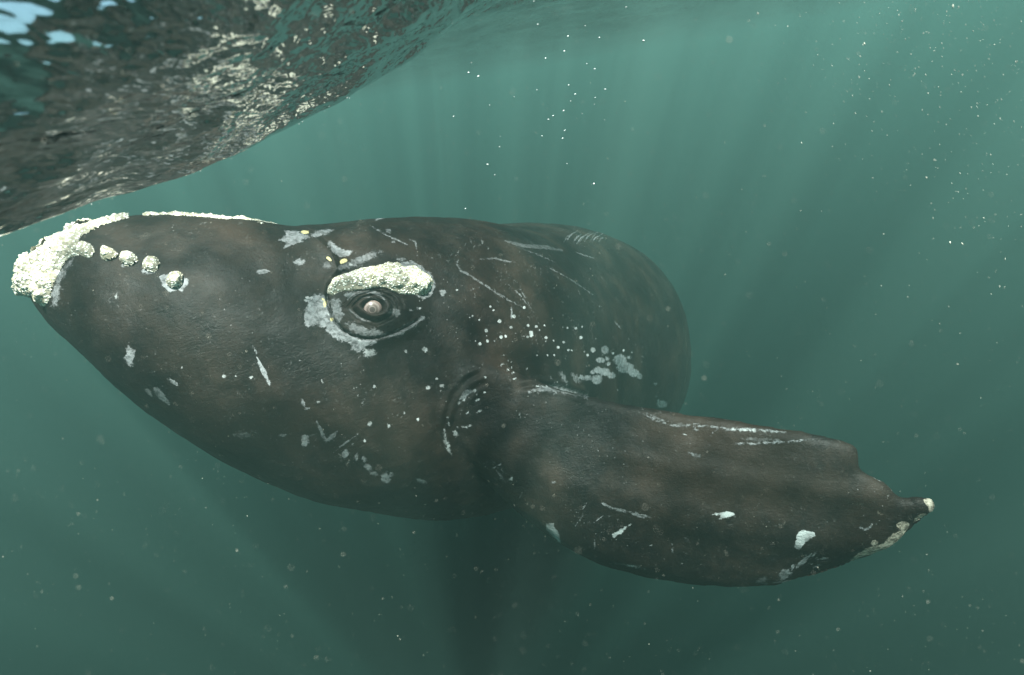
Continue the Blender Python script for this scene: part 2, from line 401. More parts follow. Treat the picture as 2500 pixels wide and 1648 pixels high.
# creases and landmarks, in the 2500-wide sheet the sketch of the whale was drawn on
def c2(*p): return [(650 + x / 3.92, 500 + y / 3.92) for x, y in p]
def c1(*p): return [(x / 3.3986, 450 + y / 3.3986) for x, y in p]
def c4(*p): return [(1000 + x / 2.4125, 500 + y / 2.4125) for x, y in p]
def c5(*p): return [(1600 + x / 2.9587, 950 + y / 2.9587) for x, y in p]
def c6(*p): return [(1050 + x / 2.9586, 950 + y / 2.9586) for x, y in p]
def c7(*p): return [(200 + x / 2.6433, 800 + y / 2.6433) for x, y in p]
LIP = c2((250, 230), (400, 280), (480, 320), (570, 400), (640, 470), (680, 550), (705, 640), (640, 720), (590, 790), (578, 860), (580, 920), (600, 1000), (640, 1100), (720, 1195), (820, 1255), (920, 1280), (1020, 1285), (1120, 1265), (1250, 1220), (1400, 1140), (1520, 1070))
EYE = c2((1018, 1012))[0]
BROW = c2((580, 860), (590, 780), (650, 710), (750, 660), (850, 630), (1000, 600), (1150, 565), (1230, 560), (1310, 578), (1400, 590), (1480, 620), (1560, 680), (1600, 740), (1590, 800), (1540, 870), (1470, 885), (1400, 868), (1330, 855), (1250, 825), (1150, 803), (1050, 797), (950, 812), (830, 822), (720, 850), (640, 885))
def is_flipper(V, px, row):
    return (poly_sd(px, row, FLIP) < 25) & (np.abs(V[:, 1] - flip_depth(px, row)) < .34) & (px > 1090)

def build_whale():
    me = whale_base()
    V = co_of(me); E = ed_of(me)
    V = laplace(V, E, 4)
    # melt the joints between trunk and flippers
    px, row = proj(V)
    d, _ = seg_dist(px, row, [(1060, 1010), (1130, 900), (1250, 890), (1330, 930)])
    w = sstep(110, 30, d) * (V[:, 1] < 4.2)
    V = laplace(V, E, 40, w)
    w = (np.linalg.norm(V - at(1000, 1110, 5.9), axis=1) < .8).astype(float); V = laplace(V, E, 25, w)
    w = (np.linalg.norm(V - np.array((2.28, 14.5, -.93)), axis=1) < .9).astype(float); V = laplace(V, E, 25, w)
    me.vertices.foreach_set('co', V.astype(np.float32).ravel()); me.update()
    # finer mesh where the flank shows, finest round the eye
    for rnd in range(3):
        N = no_of(me); V = co_of(me); px, row = proj(V)
        if rnd == 0: vis = (facing(V, N) > -.12) & (V[:, 1] < 6.9) & (px < 2400)
        elif rnd == 1: vis = (facing(V, N) > 0) & (((np.hypot(px - 925, row - 735) < 150)) | (np.hypot(px - 150, row - 650) < 110)) & (V[:, 1] < 4)
        else: vis = (facing(V, N) > 0) & (np.hypot(px - 912, row - 757) < 62) & (V[:, 1] < 3.6)
        bm = bmesh.new(); bm.from_mesh(me); bm.verts.ensure_lookup_table()
        es = [e for e in bm.edges if vis[e.verts[0].index] and vis[e.verts[1].index]]
        bmesh.ops.subdivide_edges(bm, edges=es, cuts=1, use_grid_fill=True)
        bm.to_mesh(me); bm.free(); me.update()
        V = laplace(co_of(me), ed_of(me), 2, lam=.4); me.vertices.foreach_set('co', V.astype(np.float32).ravel()); me.update()
    N = no_of(me); V = co_of(me); px, row = proj(V); fc = facing(V, N)
    flip = is_flipper(V, px, row); near = (fc > -.05) & (V[:, 1] < 7.5); nb = near & ~flip & (V[:, 1] < 4.6)
    # ---- relief
    H = np.zeros(len(V))
    ex, ey = EYE
    ld, lu = seg_dist(px, row, LIP)
    orb = np.hypot((px - 925) / 1.25, row - 742)
    H += nb * .045 * sstep(115, 35, orb)
    inl = poly_sd(px, row, LIP[6:] + [(1040, 700)])
    g = sstep(0, .05, lu) * sstep(1, .93, lu)
    H -= nb * .030 * np.exp(-(ld / 3.6) ** 2) * g
    H += nb * .018 * np.exp(-(ld / 22) ** 2) * (inl > 0) * g
    # eyelids: an almond rim with folds above and below, a socket in the middle
    wp = (vnoise(V * 16, 31) - .5) * 9 * sstep(14, 30, np.hypot(px - ex, row - ey))
    dx, dy = px - ex, row - ey + wp; ang = np.arctan2(dy, dx)
    el = np.hypot(dx / 1.55, dy); el = el - 3.0 * sstep(0, 30, -dx) * np.exp(-(dy / 9) ** 2)
    H += nb * .034 * np.exp(-((el - 21) / 7.0) ** 2)
    up = sstep(6, -14, dy)
    H -= nb * .016 * np.exp(-((el - 30) / 2.2) ** 2) * (.35 + .65 * up) * (.5 + vnoise(V * 11, 32))
    H -= nb * .011 * np.exp(-((el - 38) / 2.0) ** 2) * (.15 + .85 * up) * (.4 + vnoise(V * 9, 33))
    H -= nb * .008 * np.exp(-((el - 46) / 2.4) ** 2) * up * (.2 + vnoise(V * 8, 34))
    H -= nb * .055 * sstep(17, 8, el)
    H += nb * .006 * (vnoise(V * np.array([30, 30, 55]), 35) - .5) * sstep(75, 30, el)
    # wrinkles at the flipper's root and behind the eye
    for pts, am in ((c4((205, 1340), (215, 1240), (260, 1120), (340, 1030), (450, 970)), .006), (c4((250, 1330), (270, 1230), (320, 1140), (400, 1070), (470, 1040)), .006), (c4((620, 1080), (760, 1062), (930, 1085), (1060, 1135)), .012)):
        dd, uu = seg_dist(px, row, pts); gg = sstep(0, .15, uu) * sstep(1, .85, uu)
        H += near * am * (.3 + 1.2 * vnoise(V * 10, 41)) * (np.exp(-((dd - 12) / 8) ** 2) - 1.2 * np.exp(-(dd / 7) ** 2)) * gg
    chord = (row - 1010 - .18 * (px - 1250)) / (330 + 0 * px)
    H += (near & flip) * .011 * np.sin(chord * 15 + .6 * np.sin(px / 160)) * sstep(1350, 1600, px) * sstep(.02, .2, chord) * sstep(1.1, .8, chord)
    # lip ridge along the top of the head, and gentle lumps everywhere
    H += (V[:, 1] < 7) * .035 * (vnoise(V * 1.7, 3) - .5) + .012 * (vnoise(V * 6, 4) - .5) + .004 * (vnoise(V * 19, 8) - .5)
    V = V + N * H[:, None]
    me.vertices.foreach_set('co', V.astype(np.float32).ravel()); me.update()
    # ---- markings
    paint(me, V, flip, near)
    return me

def paint(me, V, flip, near):
    px, row = proj(V); n = len(V)
    A = {k: np.zeros(n) for k in ('pale', 'palestr', 'white', 'scratch', 'tan', 'lice')}
    def put(ch, sd, soft, on, strength=1.0):
        f = np.clip(.5 - sd / (2 * soft), 0, 1) * near * on
        if ch in ('pale', 'white'): f = np.clip(.5 - sd / (2 * soft * (2.4 if soft >= 2.9 else 1.3)), 0, 1) * near * on
        if ch == 'pale': m = f > A['pale']; A['palestr'][m] = strength; A['pale'][m] = f[m]
        else: A[ch] = np.maximum(A[ch], f * strength)
    def ell(ch, c, rx, ry, on, soft=None, strength=1.0, rot=0.0):
        cx, cy_ = c; s = soft or max(4.0, .6 * min(rx, ry)); m = np.abs(px - cx) + np.abs(row - cy_) < 3 * (rx + ry) + 30
        x, y = px[m] - cx, row[m] - cy_; ca, sa = math.cos(rot), math.sin(rot); x, y = x * ca + y * sa, y * ca - x * sa
        r = np.hypot(x / rx, y / ry); sd = np.full(n, 99.0); sd[m] = (r - 1) * min(rx, ry); put(ch, sd, s, on, strength)
    def poly(ch, pts, on, soft=5, strength=1.0):
        sd = np.full(n, 99.0); P = np.array(pts); m = (px > P[:, 0].min() - 25) & (px < P[:, 0].max() + 25) & (row > P[:, 1].min() - 25) & (row < P[:, 1].max() + 25)
        sd[m] = poly_sd(px[m], row[m], pts); put(ch, sd, soft, on, strength)
    def line(ch, pts, w, on, strength=1.0, soft=3.0):
        sd = np.full(n, 99.0); P = np.array(pts); m = (px > P[:, 0].min() - 25) & (px < P[:, 0].max() + 25) & (row > P[:, 1].min() - 25) & (row < P[:, 1].max() + 25)
        d, u = seg_dist(px[m], row[m], pts); sd[m] = d - w * (.35 + .65 * np.sin(np.clip(u, .02, .98) * math.pi)); put(ch, sd, soft, on, strength)
    B_, F_, ALL = ~flip, flip, np.ones(n, bool)
    # round the blowholes, brow and eye
    poly('pale', c2((180, 250), (300, 250), (400, 290), (430, 300), (400, 320), (330, 330), (365, 355), (230, 390), (160, 425), (200, 370), (120, 330), (190, 290)), B_, 5, .85)
    poly('pale', c2((420, 290), (500, 240), (600, 225), (648, 240), (570, 290), (500, 300), (440, 310)), B_, 5, .75)
    poly('pale', c2((580, 360), (610, 340), (700, 400), (760, 430), (830, 440), (780, 490), (700, 500), (640, 460), (590, 400)), B_, 5, .85)
    line('pale', c2((700, 610), (850, 560), (950, 500), (1090, 450)), 9, B_, .45, 9)
    ell('pale', c2((315, 545))[0], 14, 7, B_, 5, .8, .1); ell('pale', c2((590, 580))[0], 10, 8, B_, 6, .4); ell('pale', c2((1285, 525))[0], 10, 4, B_, 4, .6)
    poly('pale', c2((1250, 575), (1300, 545), (1390, 540), (1500, 585), (1600, 680), (1622, 780), (1570, 890), (1490, 905), (1450, 880)), B_, 5, .6)
    poly('pale', c2((380, 910), (480, 850), (570, 870), (590, 920), (610, 1000), (660, 1120), (750, 1210), (900, 1278), (1010, 1292), (1120, 1280), (1010, 1340), (900, 1400), (860, 1420), (780, 1330), (700, 1290), (630, 1280), (570, 1210), (590, 1180), (480, 1150), (430, 1180), (370, 1160), (360, 1080), (380, 1000)), B_, 8, .85)
    poly('pale', c2((600, 905), (700, 890), (720, 1000), (745, 1050), (720, 1110), (690, 1130), (640, 1060)), B_, 7, .7)
    poly('pale', c2((720, 1120), (860, 1130), (960, 1180), (1090, 1200), (1150, 1240), (1000, 1265), (880, 1240), (780, 1190)), B_, 9, .5)
    poly('pale', c2((740, 850), (850, 825), (900, 840), (820, 880), (780, 910)), B_, 5, .6)
    line('pale', c2((1100, 1275), (1250, 1230), (1400, 1150), (1510, 1080)), 8, B_, .55, 7)
    line('pale', c2((830, 880), (900, 845), (1000, 835), (1100, 870), (1140, 920)), 4, B_, .45, 5)
    line('pale', c2((800, 900), (880, 850), (1000, 838), (1090, 865), (1150, 930)), 3, B_, .5, 4); line('pale', c2((790, 1000), (860, 1060), (940, 1110), (1000, 1115)), 3, B_, .45, 5)
    line('pale', c2((840, 930), (900, 890), (1000, 880), (1080, 915)), 2.2, B_, .4, 4); ell('pale', c2((1220, 1030))[0], 12, 9, B_, 9, .4); ell('pale', c2((1385, 1010))[0], 4, 4, B_, 4, .5); ell('pale', c2((1455, 992))[0], 5, 4, B_, 4, .4)
    ell('white', c2((985, 1415))[0], 14, 11, B_, 8, .95); ell('white', c2((1330, 1405))[0], 9, 8, B_, 7, .7); ell('white', c2((1515, 1390))[0], 7, 5, B_, 4); ell('white', c2((665, 1385))[0], 7, 7, B_, 6, .6)
    for x, y, a, b, r in ((370, 262, 9, 4.5, 0), (600, 518, 8, 4, .7), (740, 537, 9, 4.5, -.5), (563, 945, 5, 8, .2), (625, 1098, 4, 5, 0), (545, 905, 6, 3, .6)): ell('lice', c2((x, y))[0], a, b, B_, 3.5, 1, r)
    for x, y in ((400, 890), (385, 920), (410, 965), (435, 890), (600, 1048), (900, 1300), (810, 575)): ell('white', c2((x, y))[0], 4, 3, B_, 3)
    # snout and jaw
    poly('pale', c1((1325, 770), (1400, 740), (1480, 740), (1565, 790), (1540, 840), (1510, 895), (1480, 870), (1400, 905), (1350, 840)), B_, 5, .95)
    ell('pale', c1((1240, 722))[0], 17, 8, B_, 5, .8); ell('pale', c1((1060, 668))[0], 15, 6, B_, 5, .5)
    poly('pale', c1((420, 1010), (440, 850), (480, 740), (560, 650), (620, 600), (560, 720), (505, 820), (495, 950), (470, 1010)), B_, 9, .7)
    ell('white', c1((965, 930))[0], 4, 8, B_, 3.5); ell('pale', c1((2180, 725))[0], 13, 6, B_, 4, .8)
    ell('pale', c7((310, 175))[0], 12, 25, B_, 7, 1.0, -.1); poly('pale', c7((555, 318), (600, 340), (635, 382), (605, 372), (565, 345)), B_, 3.5, .95)
    poly('pale', c7((445, 370), (500, 395), (550, 450), (575, 515), (520, 475), (470, 420)), B_, 6, .8); ell('pale', c7((430, 410))[0], 5, 12, B_, 6, .5, -.5)
    line('pale', c7((1130, 190), (1160, 260), (1190, 320), (1218, 378)), 5.5, B_, 1.0, 3); line('pale', c7((1098, 100), (1112, 135), (1128, 168)), 3, B_, .9, 3)
    for x, y, r in ((918, 315, 4.5), (990, 318, 3), (1093, 320, 5), (1885, 380, 3.4), (1783, 437, 3), (1860, 620, 6), (1978, 633, 4.5), (1813, 482, 3), (1525, 478, 4), (1297, 425, 2.6), (1405, 215, 2.4), (2080, 552, 3), (2168, 590, 4), (645, 258, 3), (1750, 750, 2.5), (1825, 730, 4)): ell('white', c7((x, y))[0], r, r, B_, 3, .9)
    ell('white', c7((1555, 335))[0], 8, 10, B_, 8, .6)
    line('pale', c7((1415, 455), (1440, 520)), 5, B_, .8, 3.5); line('pale', c7((1435, 525), (1478, 514)), 3.5, B_, .8, 3)
    ell('pale', c7((1440, 727))[0], 9, 17, B_, 5, .7); line('pale', c7((1518, 610), (1545, 670), (1575, 725)), 4.5, B_, .65, 4); line('pale', c7((1575, 735), (1645, 675)), 5.5, B_, .45, 5); line('pale', c7((1620, 810), (1700, 745), (1790, 680)), 1.6, B_, .6, 3)
    ell('pale', c7((1300, 695))[0], 8, 3, B_, 4, .5); ell('pale', c7((1050, 690))[0], 20, 7, B_, 12, .3)
    for x, y, a, b in ((1700, 815, 9, 11), (1770, 830, 5, 8), (1820, 850, 6, 6), (1850, 900, 10, 7), (1890, 945, 13, 5), (1960, 975, 14, 11), (1995, 945, 9, 4), (2190, 990, 14, 5)): ell('pale', c7((x, y))[0], a, b, B_, 5, .6, .4)
    # flank behind the eye
    sp = ((452, 740, 12), (530, 685, 12), (598, 720, 10), (460, 803, 10), (410, 677, 7), (370, 655, 6), (355, 663, 5), (475, 600, 7), (493, 620, 7), (540, 780, 12), (565, 775, 8), (615, 658, 12), (715, 755, 14), (718, 770, 11), (695, 778, 9), (745, 718, 9), (698, 710, 9), (805, 782, 10), (800, 805, 6), (848, 800, 6), (875, 840, 10), (908, 810, 8), (935, 855, 7), (955, 857, 5), (812, 886, 6), (852, 886, 7), (750, 888, 7), (980, 727, 9), (1008, 782, 11), (1015, 718, 6), (1030, 865, 6), (1048, 885, 8), (1080, 855, 16), (1198, 875, 8), (1260, 857, 8), (1310, 870, 6), (85, 852, 12), (160, 1022, 9), (675, 605, 9), (905, 650, 5), (640, 690, 4), (930, 725, 7), (795, 710, 6), (763, 740, 6), (280, 500, 8), (60, 610, 7), (320, 687, 5), (388, 803, 6), (500, 803, 6), (415, 820, 11), (455, 770, 6))
    for x, y, r in sp: ell('white', c4((x, y))[0], r / 2.4125, r / 2.4125, B_, 2.6, .9)
    ell('pale', c4((195, 520))[0], 8, 8, B_, 5, .5); ell('white', c4((75, 870))[0], 6, 4, B_, 4, .7)
    for x, y, a, b in ((1150, 855, 22, 25), (1163, 905, 13, 12), (1172, 937, 14, 12), (1125, 915, 26, 18), (1240, 915, 38, 35), (1270, 960, 52, 32), (1320, 990, 32, 25), (1355, 1010, 18, 18), (1110, 975, 26, 20), (1150, 985, 30, 24), (1190, 1005, 24, 20), (1050, 1020, 38, 15), (1105, 1030, 30, 28), (1010, 1015, 16, 14), (1450, 1055, 10, 9), (1485, 1175, 32, 22), (1465, 1155, 8, 7), (1452, 1130, 5, 5), (1290, 900, 14, 8), (1080, 985, 14, 12)):
        ell('pale', c4((x, y))[0], a / 2.4125, b / 2.4125, B_, 3.6, .95)
    for _ in range(70): ell('white', c4((rng.normal(1180, 130), rng.normal(930, 80)))[0], rng.uniform(1.2, 3), rng.uniform(1.2, 3), B_, 2.6, .7)
    for _ in range(60): ell('white', c4((rng.normal(720, 190), rng.normal(790, 75)))[0], rng.uniform(1.0, 2.2), rng.uniform(1.0, 2.2), B_, 2.4, .75)
    # flipper root
    for x, y, a, b in ((112, 1075, 18, 11), (190, 1065, 12, 7), (183, 1097, 6, 6), (410, 1215, 16, 11), (380, 1095, 15, 9), (440, 1105, 9, 8), (395, 1115, 9, 8), (445, 1015, 8, 6), (355, 1302, 13, 10), (335, 1308, 10, 9), (310, 1307, 7, 7), (270, 1347, 15, 19), (230, 1292, 8, 14), (225, 1255, 8, 8), (280, 1310, 7, 7), (340, 1225, 13, 8), (320, 1150, 10, 7), (400, 1150, 10, 6), (290, 1170, 12, 10), (580, 970, 10, 6), (545, 940, 10, 6), (610, 990, 8, 6), (620, 1025, 10, 5), (690, 965, 7, 5)):
        ell('white', c4((x, y))[0], a / 2.4125, b / 2.4125, ALL, 3, .9, -.4)
    for _ in range(80): ell('white', c4((rng.normal(350, 90), rng.normal(1080, 75)))[0], rng.uniform(1.2, 3.2), rng.uniform(1, 2), ALL, 2.4, .7, -.6)
    for _ in range(45):
        x, y = rng.normal(590, 70), rng.normal(960, 35); ell('white', c4((x, y))[0], rng.uniform(1.2, 3), rng.uniform(1, 2), ALL, 2.4, .7, .3)
    line('white', c4((205, 1325), (215, 1390), (230, 1440), (248, 1485)), 6.5, ALL, .85, 5)
    line('pale', c4((300, 1150), (340, 1105), (380, 1085)), 6, ALL, .7, 6)
    line('white', c4((720, 1068), (780, 1070), (850, 1062), (930, 1085)), 3, ALL, .8, 4); line('pale', c4((700, 1105), (780, 1085), (900, 1085), (1040, 1130)), 9, ALL, .5, 10)
    line('white', c4((815, 1005), (860, 1040), (930, 1075)), 2, ALL, .7, 4); line('pale', c4((890, 980), (925, 1060)), 5, ALL, .5, 8); line('pale', c4((960, 1000), (1000, 1040)), 8, ALL, .5, 8)
    # scratches on the back, and a faint glow painted on the flank
    for pts, w, s in ((((820, 370), (950, 440), (1080, 530)), 1.4, .5), (((580, 470), (650, 530), (730, 635)), 1.3, .6), (((640, 480), (690, 560), (715, 610)), 1.2, .5), (((300, 310), (275, 345), (300, 385), (370, 425), (470, 490), (560, 555)), 2.2, .5), (((600, 585), (602, 640), (596, 685)), 1.8, .6), (((640, 250), (760, 295), (860, 340)), 1.1, .4), (((980, 280), (1085, 315)), 1.2, .5), (((410, 322), (500, 315), (560, 330), (620, 340)), 2.4, .45), (((0, 205), (35, 215), (45, 300)), 1.6, .6), (((1210, 690), (1250, 735)), 1.6, .5), (((500, 500), (580, 560), (660, 600)), 1.2, .4), (((560, 210), (660, 240), (800, 250), (900, 270)), 5, .28)):
        line('pale', c4(*pts), w, B_, s, 3)
    for k in range(16):
        x = 900 + rng.uniform(0, 230); y = 225 + rng.normal(0, 10) - (x - 900) * .08; L_ = rng.uniform(.35, 1.2); line('pale', c4((x, y), (x + 28 * L_, y - 42 * L_), (x + 72 * L_, y - 66 * L_)), rng.uniform(.8, 1.5), B_, rng.uniform(.25, .65), 2.6)
    line('pale', c2((1000, 200), (1150, 290), (1350, 380)), 2.2, B_, .8, 3); ell('pale', c2((1170, 250))[0], 8, 5, B_, 4, .7, .5); ell('pale', c2((1215, 355))[0], 5, 3, B_, 3, .7); line('pale', c2((1045, 150), (1070, 130), (1130, 125)), 3, B_, .8, 3)
    ell('scratch', c4((1490, 930))[0], 30, 45, B_, 30, .6); ell('scratch', c4((1000, 190))[0], 60, 28, B_, 20, .8); ell('scratch', c4((1150, 440))[0], 60, 25, B_, 20, .6)  # first ellipse paints a faint glow on the flank through the scratch mask
    ell('scratch', c4((350, 1080))[0], 60, 60, ALL, 25, .8); ell('scratch', c4((600, 960))[0], 45, 22, ALL, 18, .7); ell('scratch', c4((900, 600))[0], 140, 60, B_, 50, .45); ell('scratch', c4((500, 380))[0], 160, 60, B_, 50, .5); ell('scratch', c7((1500, 800))[0], 130, 40, B_, 30, .35)
    # flipper
    line('pale', c5((-90, 175), (0, 228), (120, 262), (400, 268), (560, 288), (950, 312)), 2.2, F_, .55, 3.5)
    line('pale', c5((-60, 170), (20, 215), (160, 250), (380, 260)), 1.6, F_, .45, 3)
    line('white', c5((480, 284), (600, 294), (720, 296), (900, 308)), 5.5, F_, .75, 6); line('pale', c5((500, 300), (640, 285), (860, 296)), 2, F_, .7, 3); line('pale', c5((560, 392), (720, 394), (850, 384), (1000, 378), (1150, 360)), 2.6, F_, .75, 4); line('pale', c5((385, 328), (465, 285)), 1.6, F_, .7, 3)
    line('pale', c5((620, 358), (760, 368), (900, 366)), 3.5, F_, .3, 5); ell('white', c5((215, 328))[0], 7, 2.5, F_, 3, .8, .2); ell('pale', c5((290, 290))[0], 8, 4, F_, 4, .6); ell('pale', c5((285, 252))[0], 9, 2.5, F_, 3, .7); ell('pale', c5((290, 475))[0], 14, 4, F_, 6, .45, .2)
    poly('white', c5((405, 905), (470, 892), (540, 884), (580, 905), (540, 925), (460, 940), (475, 912)), F_, 3, 1)
    ell('scratch', c5((920, 945))[0], 22, 10, F_, 8, 1.0, -.2); ell('white', c5((920, 945))[0], 12, 5, F_, 9, .45, -.2)
    poly('white', c5((1030, 1040), (1070, 1013), (1112, 1030), (1150, 1033), (1158, 1060), (1110, 1088), (1080, 1112), (1045, 1160), (1003, 1142), (1015, 1095)), F_, 3, 1)
    line('pale', c5((1480, 998), (1510, 1016), (1545, 1005), (1566, 972)), 3.2, F_, .8, 3); line('pale', c5((120, 1115), (124, 1190)), 2.2, F_, .6, 3); line('pale', c5((200, 1050), (240, 1100), (260, 1140)), 2.5, F_, .25, 4)
    for k in range(9):
        x = 880 + k * 30 + rng.uniform(-6, 6); y = 1385 - k * 19; line('pale', c5((x, y), (x + 25, y - 40), (x + 62, y - 82)), 1.7, F_, .8, 2.8)
    line('pale', c5((850, 1398), (980, 1388), (1100, 1350)), 2, F_, .7, 3); line('pale', c5((1155, 1230), (1250, 1220)), 2.4, F_, .7, 3); line('pale', c5((1140, 1290), (1180, 1270), (1220, 1275)), 1.5, F_, .6, 3); ell('pale', c5((930, 1345))[0], 16, 10, F_, 9, .6, -.6); ell('pale', c5((770, 1385))[0], 12, 8, F_, 9, .35); ell('scratch', c5((1050, 1290))[0], 50, 26, F_, 14, .9, -.6)
    # worn tip, and highlights painted along the trailing edge
    poly('tan', c5((1930, 800), (1990, 780), (2035, 820), (2035, 880), (1990, 920), (1970, 850)), F_, 5, 1); poly('tan', c5((1850, 1000), (1870, 940), (1930, 890), (1990, 910), (1900, 1010), (1790, 1080), (1690, 1150), (1590, 1190), (1500, 1210), (1400, 1262), (1410, 1225), (1520, 1150), (1650, 1110), (1720, 1040)), F_, 6, .95)
    ell('tan', c5((1790, 985))[0], 17, 11, F_, 5, .85); ell('tan', c5((1582, 1110))[0], 11, 9, F_, 5, .75); ell('tan', c5((1640, 890))[0], 40, 14, F_, 26, .55); line('tan', c5((1250, 850), (1500, 832), (1850, 825)), 4, F_, .5, 8)
    line('white', c5((1462, 405), (1480, 440), (1480, 480)), 2.2, F_, .8, 3); line('white', c5((1580, 635), (1650, 680)), 1.6, F_, .8, 3); line('white', c5((2010, 860), (1985, 910)), 3, F_, .8, 4)  # first two lines paint white highlights on the trailing edge
    poly('white', c6((838, 975), (892, 968), (897, 995), (932, 1045), (940, 1112), (880, 1060), (842, 1018)), F_, 3, 1); ell('white', c6((1010, 1135))[0], 8, 11, F_, 8, .6, -.6)
    poly('white', c6((1313, 1052), (1380, 1010), (1452, 973), (1405, 1015), (1392, 1037), (1325, 1072)), F_, 3, 1)
    line('pale', c6((1235, 822), (1320, 863), (1440, 888), (1520, 925), (1550, 930)), 3, F_, .6, 4); line('pale', c6((1440, 880), (1530, 905), (1600, 930)), 1.6, F_, .6, 3)
    line('white', c6((1300, 1258), (1430, 1272), (1520, 1290), (1605, 1306)), 4, F_, .75, 5); ell('white', c6((582, 650))[0], 7.5, 4, F_, 3, .9, -.6); ell('pale', c6((893, 672))[0], 5, 3, F_, 3, .5); ell('white', c6((1360, 942))[0], 5, 4, F_, 4, .7, -.7)
    line('pale', c6((645, 785), (675, 735)), 1.5, F_, .7, 2.6); line('pale', c6((1165, 977), (1250, 915)), 1.5, F_, .6, 2.6); line('pale', c6((1100, 870), (1132, 820)), 1.8, F_, .7, 2.6); line('pale', c6((1040, 1000), (1105, 910)), 1.4, F_, .5, 2.6); line('pale', c6((1188, 1060), (1188, 1160)), 1.8, F_, .4, 3); line('pale', c6((440, 580), (510, 545)), 1.5, F_, .6, 3); line('pale', c6((470, 580), (550, 675)), 2, F_, .4, 3)
    for _ in range(46): ell('white', c6((rng.uniform(500, 3300), rng.uniform(250, 1330)))[0], rng.uniform(.9, 1.8), rng.uniform(.9, 1.8), F_, 2.2, .6)
    for x, y in ((1590, 1130), (1605, 1125), (1630, 1270), (1820, 1260), (1850, 1185), (700, 180), (400, 560)): ell('white', c6((x, y))[0], 3.6, 2, F_, 2.6, .8, -.5)
    ell('scratch', c6((480, 590))[0], 40, 30, F_, 18, .7); ell('scratch', c6((580, 210))[0], 40, 14, F_, 10, .8, -.4)
    # far flipper
    far = (V[:, 2] < -1.5) & (V[:, 1] > 4.6)
    for x, y, a, b in ((915, 1382, 14, 12), (912, 1490, 12, 6), (895, 1510, 5, 14), (930, 1520, 8, 4), (990, 1450, 3, 14), (988, 1500, 5, 10), (925, 1585, 13, 8), (935, 1605, 8, 6), (940, 1555, 3, 10), (965, 1550, 6, 3)): ell('pale', (x, y), a, b, far, 9, .75, -.3)
    for k, a in A.items():
        at_ = me.attributes.new(k, 'FLOAT', 'POINT'); at_.data.foreach_set('value', a.astype(np.float32))

body_me = build_whale()
Vb = co_of(body_me); Nb = no_of(body_me); pxb, rowb = proj(Vb)
quads = [tuple(p.vertices) for p in body_me.polygons]

# ---- rough crusted callosities, grown from the skin they sit on
def crust(name, on, height, bump=.022, sub=1, seed=0):
    """ON: how deep inside the callosity each vertex of the skin lies (0 at its rim, 1 well inside, negative outside)"""
    sel = on > -.02
    fs = [q for q in quads_near if all(sel[i] for i in q)]
    ids = sorted({i for f in fs for i in f}); idx = {v: k for k, v in enumerate(ids)}
    me = bpy.data.meshes.new(name); me.from_pydata([tuple(v) for v in Vb[ids]], [], [[idx[i] for i in f] for f in fs]); me.update()
    a = me.attributes.new('on', 'FLOAT', 'POINT'); a.data.foreach_set('value', on[ids].astype(np.float32))
    for _ in range(sub):
        bm = bmesh.new(); bm.from_mesh(me); bmesh.ops.subdivide_edges(bm, edges=bm.edges[:], cuts=1, use_grid_fill=True); bm.to_mesh(me); bm.free()
    V = co_of(me); N = no_of(me); o = np.empty(len(V), np.float32); me.attributes['on'].data.foreach_get('value', o)
    o = laplace(o.astype(float)[:, None], ed_of(me), 6)[:, 0]; prof = sstep(-.15, 1.0, o)
    w1 = worley(V * 26, seed); w2 = worley(V * 60, seed + 3); n = vnoise(V * 9, seed)
    rough = (.55 - w1) * 1.0 + (.5 - w2) * .55 + (n - .5) * 1.2
    h = prof * height * (.75 + .5 * vnoise(V * 5, seed + 1)) + bump * rough * np.clip(o * 1.3, 0, 1) - .010 * sstep(.12, 0, o)
    V = V + N * h[:, None]
    me.vertices.foreach_set('co', V.astype(np.float32).ravel()); me.update()
    cr = np.clip(sstep(.55, .95, w1) * .8 + sstep(.6, .95, w2) * .4, 0, 1)
    c = me.attributes.new('crev', 'FLOAT', 'POINT'); c.data.foreach_set('value', cr.astype(np.float32))
    me.polygons.foreach_set('use_smooth', np.ones(len(me.polygons), bool))
    return me
_pn = np.array([Vb[q[0], 1] < 4.4 and pxb[q[0]] < 1150 for q in quads])
quads_near = [q for q, k in zip(quads, _pn) if k]

root_pos = to_world(np.array([[-.3, 4.4, -1.45]]))[0]
whale = bpy.data.objects.new('whale', None); col.objects.link(whale); whale.location = root_pos; whale.empty_display_size = .5
tag(whale, 'dark right whale with white crusted head and one broad spread flipper', 'whale')
def place(me):
    V = to_world(co_of(me)) - root_pos; me.vertices.foreach_set('co', V.astype(np.float32).ravel()); me.update(); return me

nearb = Vb[:, 1] < 4.4
def inside(pts, soft):
    o = np.full(len(Vb), -1.0); P = np.array(pts)
    m = nearb & (pxb > P[:, 0].min() - 40) & (pxb < P[:, 0].max() + 40) & (rowb > P[:, 1].min() - 40) & (rowb < P[:, 1].max() + 40) & ((Vb * Nb).sum(1) < .25)
    jit = (vnoise(Vb[m] * 14, 2) - .5) * 14
    o[m] = (-poly_sd(pxb[m], rowb[m], pts) + jit) / soft; return o
cals = []
cals.append(('brow_callosity', crust('brow_callosity', inside(BROW, 20), .055, .022, 1, 1), 'white crusted callosity arching above the eye'))
bon = c1((300, 560), (225, 700), (235, 840), (280, 940), (330, 1005), (372, 1020), (412, 980), (432, 900), (458, 800), (480, 740), (520, 680), (570, 620), (640, 590), (700, 560), (700, 500), (640, 480), (700, 400), (640, 380), (540, 420), (480, 440), (400, 470))
ob = inside(bon, 16)
cb = at(110, 655, 2.62); dbon = np.linalg.norm((Vb - cb) / np.array([.40, .62, .46]), axis=1)
